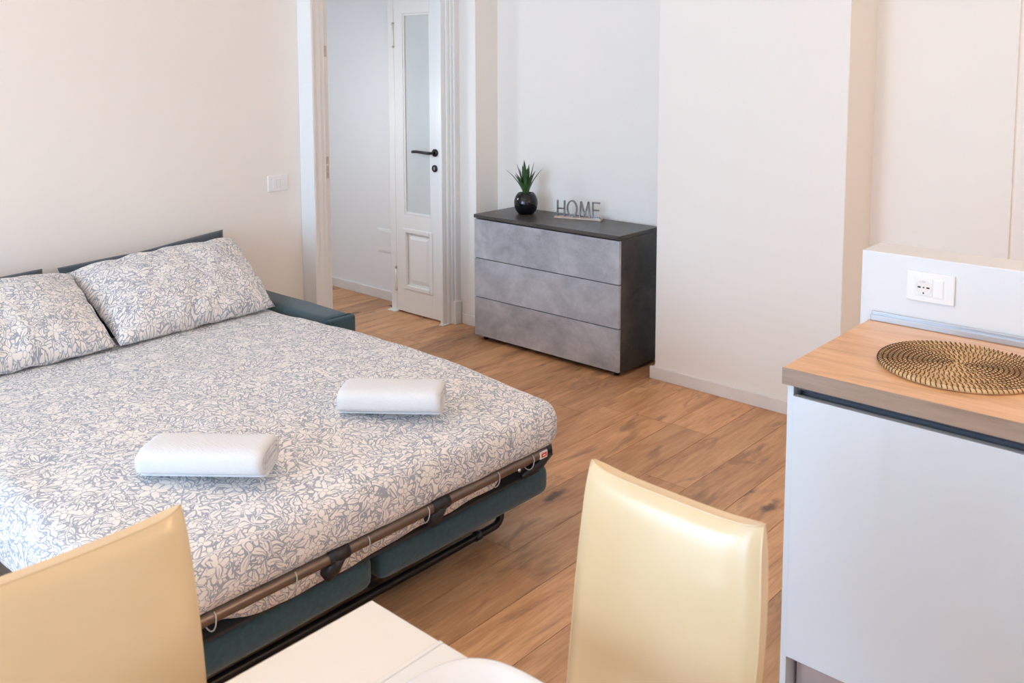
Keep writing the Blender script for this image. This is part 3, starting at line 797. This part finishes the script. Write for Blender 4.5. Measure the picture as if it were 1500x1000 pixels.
# ------------------------------------------------------------------ dining table, plate, chairs
TB = .75
tb = thing('dining_table', 'cream lacquered extending dining table at the bottom of the picture', 'table', (3.05, -3.25, 0))
box('extension_leaf', 2.557, 2.7190, -3.72, -2.865, TB-.022, TB, 'table', tb, .0022)
box('tabletop', 2.7282, 3.56, -3.72, -2.865, TB-.022, TB+.0032, 'glassedge', tb, .004, 3)
box('joint_strip', 2.7195, 2.7275, -3.715, -2.8645, TB-.020, TB+.0022, 'glassedge', tb, .0018, 3)
box('apron', 2.62, 3.50, -3.66, -2.925, TB-.085, TB-.022, 'table', tb)
for x in (2.60, 3.46):
    for y in (-3.68, -2.95): box('leg', x, x+.05, y, y+.05, 0, TB-.022, 'table', tb, .004)
def plate():
    bm = bmesh.new(); cx_, cy_, hs = 2.933, -3.012, .152; n = 96
    z = TB+.0035
    prof = [(0, .006), (.45, .006), (.66, .0075), (.80, .014), (.93, .0215), (.985, .0245), (1.0, .0238), (.995, .0205), (.92, .0155), (.80, .008), (.64, .001), (.60, 0.0), (0, .0005)]
    rings = []
    for f, dz in prof:
        p = 3.2 if f > .5 else 2.6
        if f == 0: rings.append([bm.verts.new((cx_, cy_, z+dz))]); continue
        ring = []
        for k in range(n):
            a = k/n*2*PI; c, s = math.cos(a), math.sin(a)
            rr = hs*f/((abs(c)**p+abs(s)**p)**(1/p)); ring.append(bm.verts.new((cx_+rr*c, cy_+rr*s, z+dz)))
        rings.append(ring)
    for A, B in zip(rings, rings[1:]):
        for k in range(n):
            q = []
            for v in (A[k % len(A)], A[(k+1) % len(A)], B[(k+1) % len(B)], B[k % len(B)]):
                if v not in q: q.append(v)
            bm.faces.new(q)
    bmesh.ops.recalc_face_normals(bm, faces=bm.faces)
    return link('dinner_plate', bm, 'ceramic', None, True, origin=(cx_, cy_, z))
tag(plate(), 'white rounded-square ceramic plate at the table corner', 'plate')
def chair_back_bm():
    """local: width along X, faces -Y, leaning back towards +Y with height"""
    bm = bmesh.new(); nu, nv = 26, 40; z0, z1 = .44, .965
    def mid(v):
        z = z0+(z1-z0)*v
        return Vector((0, .085*v**1.25+.018*math.sin(v*PI)-.0, z))
    grids = []
    for sg_ in (-1, 1):
        g_ = []
        for i in range(nu+1):
            row = []
            for j in range(nv+1):
                u, v = 2*i/nu-1, j/nv
                hw_ = .158+.010*math.sin(min(1, (1-v)*1.3)*PI)*1.0
                c = mid(v)
                # top edge dips a little between the ears
                dip = -.007*(1-abs(u)**3)*max(0, (v-.86)/.14)**2
                e = max(0, 1-abs(u)**5)**.6*max(0, 1-max(0, (2*v-1))**9)**.6
                th = .0115+(.017 if sg_ < 0 else .012)*e
                # ears pinch to a thin seam
                pin = 1-.72*(max(0, (abs(u)-.80)/.20)**2)*(max(0, (v-.88)/.12)**2)
                dz = .004*(abs(u)**8)*max(0, (v-.9)/.1)
                row.append(bm.verts.new(c+Vector((u*hw_, sg_*th*pin, dip+dz))))
            g_.append(row)
        grids.append(g_)
        for i in range(nu):
            for j in range(nv): bm.faces.new((g_[i][j], g_[i+1][j], g_[i+1][j+1], g_[i][j+1]) if sg_ < 0 else (g_[i][j], g_[i][j+1], g_[i+1][j+1], g_[i+1][j]))
    A, B = grids
    for i in range(nu):
        bm.faces.new((A[i][nv], A[i+1][nv], B[i+1][nv], B[i][nv])); bm.faces.new((A[i+1][0], A[i][0], B[i][0], B[i+1][0]))
    for j in range(nv):
        bm.faces.new((A[0][j], A[0][j+1], B[0][j+1], B[0][j])); bm.faces.new((A[nu][j+1], A[nu][j], B[nu][j], B[nu][j+1]))
    for e in bm.edges: pass
    bmesh.ops.recalc_face_normals(bm, faces=bm.faces)
    return bm, grids, nu, nv
def make_chair(label):
    t = thing('dining_chair', label, 'chair', (0, 0, 0), 'cream dining chairs')
    bm, gr, nu, nv = chair_back_bm()
    edges = []
    for u in (0, nu): edges.append([gr[0][u][j].co*.97+gr[1][u][j].co*.03 for j in range(nv+1)])
    edges.append([gr[0][i][nv].co*.97+gr[1][i][nv].co*.03 for i in range(nu+1)])
    b = link('backrest', bm, 'leather', t, False)
    for p in b.data.polygons: p.use_smooth = True
    at = b.data.attributes.get('sharp_edge') or b.data.attributes.new('sharp_edge', 'BOOLEAN', 'EDGE')
    me = b.data
    bm2 = bmesh.new(); bm2.from_mesh(me)
    for e in bm2.edges:
        if len(e.link_faces) == 2 and e.calc_face_angle() > .6: e.smooth = False
    bm2.to_mesh(me); bm2.free()
    for E_ in edges:
        bm = bmesh.new(); tube(bm, E_, .0019, 6); link('seam_piping', bm, 'leather', b, True)
    bm = bmesh.new(); bx(bm, -.20, .20, -.385, .02, .405, .465, .022, 4); link('seat', bm, 'leather', t, True)
    for x in (-.165, .165):
        for y in (-.355, -.015):
            bm = bmesh.new(); bx(bm, x-.018, x+.018, y-.018, y+.018, 0, .41, .004); link('leg', bm, 'leather', t)
    return t
def dup(root, label):
    r = root.copy(); COL.objects.link(r); r['label'] = label
    for c in root.children:
        d = c.copy(); COL.objects.link(d); d.parent = r
        for s in c.children:
            e = s.copy(); COL.objects.link(e); e.parent = d
    return r
c1 = make_chair('cream leatherette dining chair beside the white cabinet, its back in cool light')
c1.location = (2.955, -2.672, 0); c1.rotation_euler = (0, 0, -.03)
bpy.context.view_layer.update()
c2 = dup(c1, 'yellowish cream leatherette dining chair in front of the bed, at the table side')
c2.location = (2.512, -3.285, 0); c2.rotation_euler = (0, 0, PI/2)
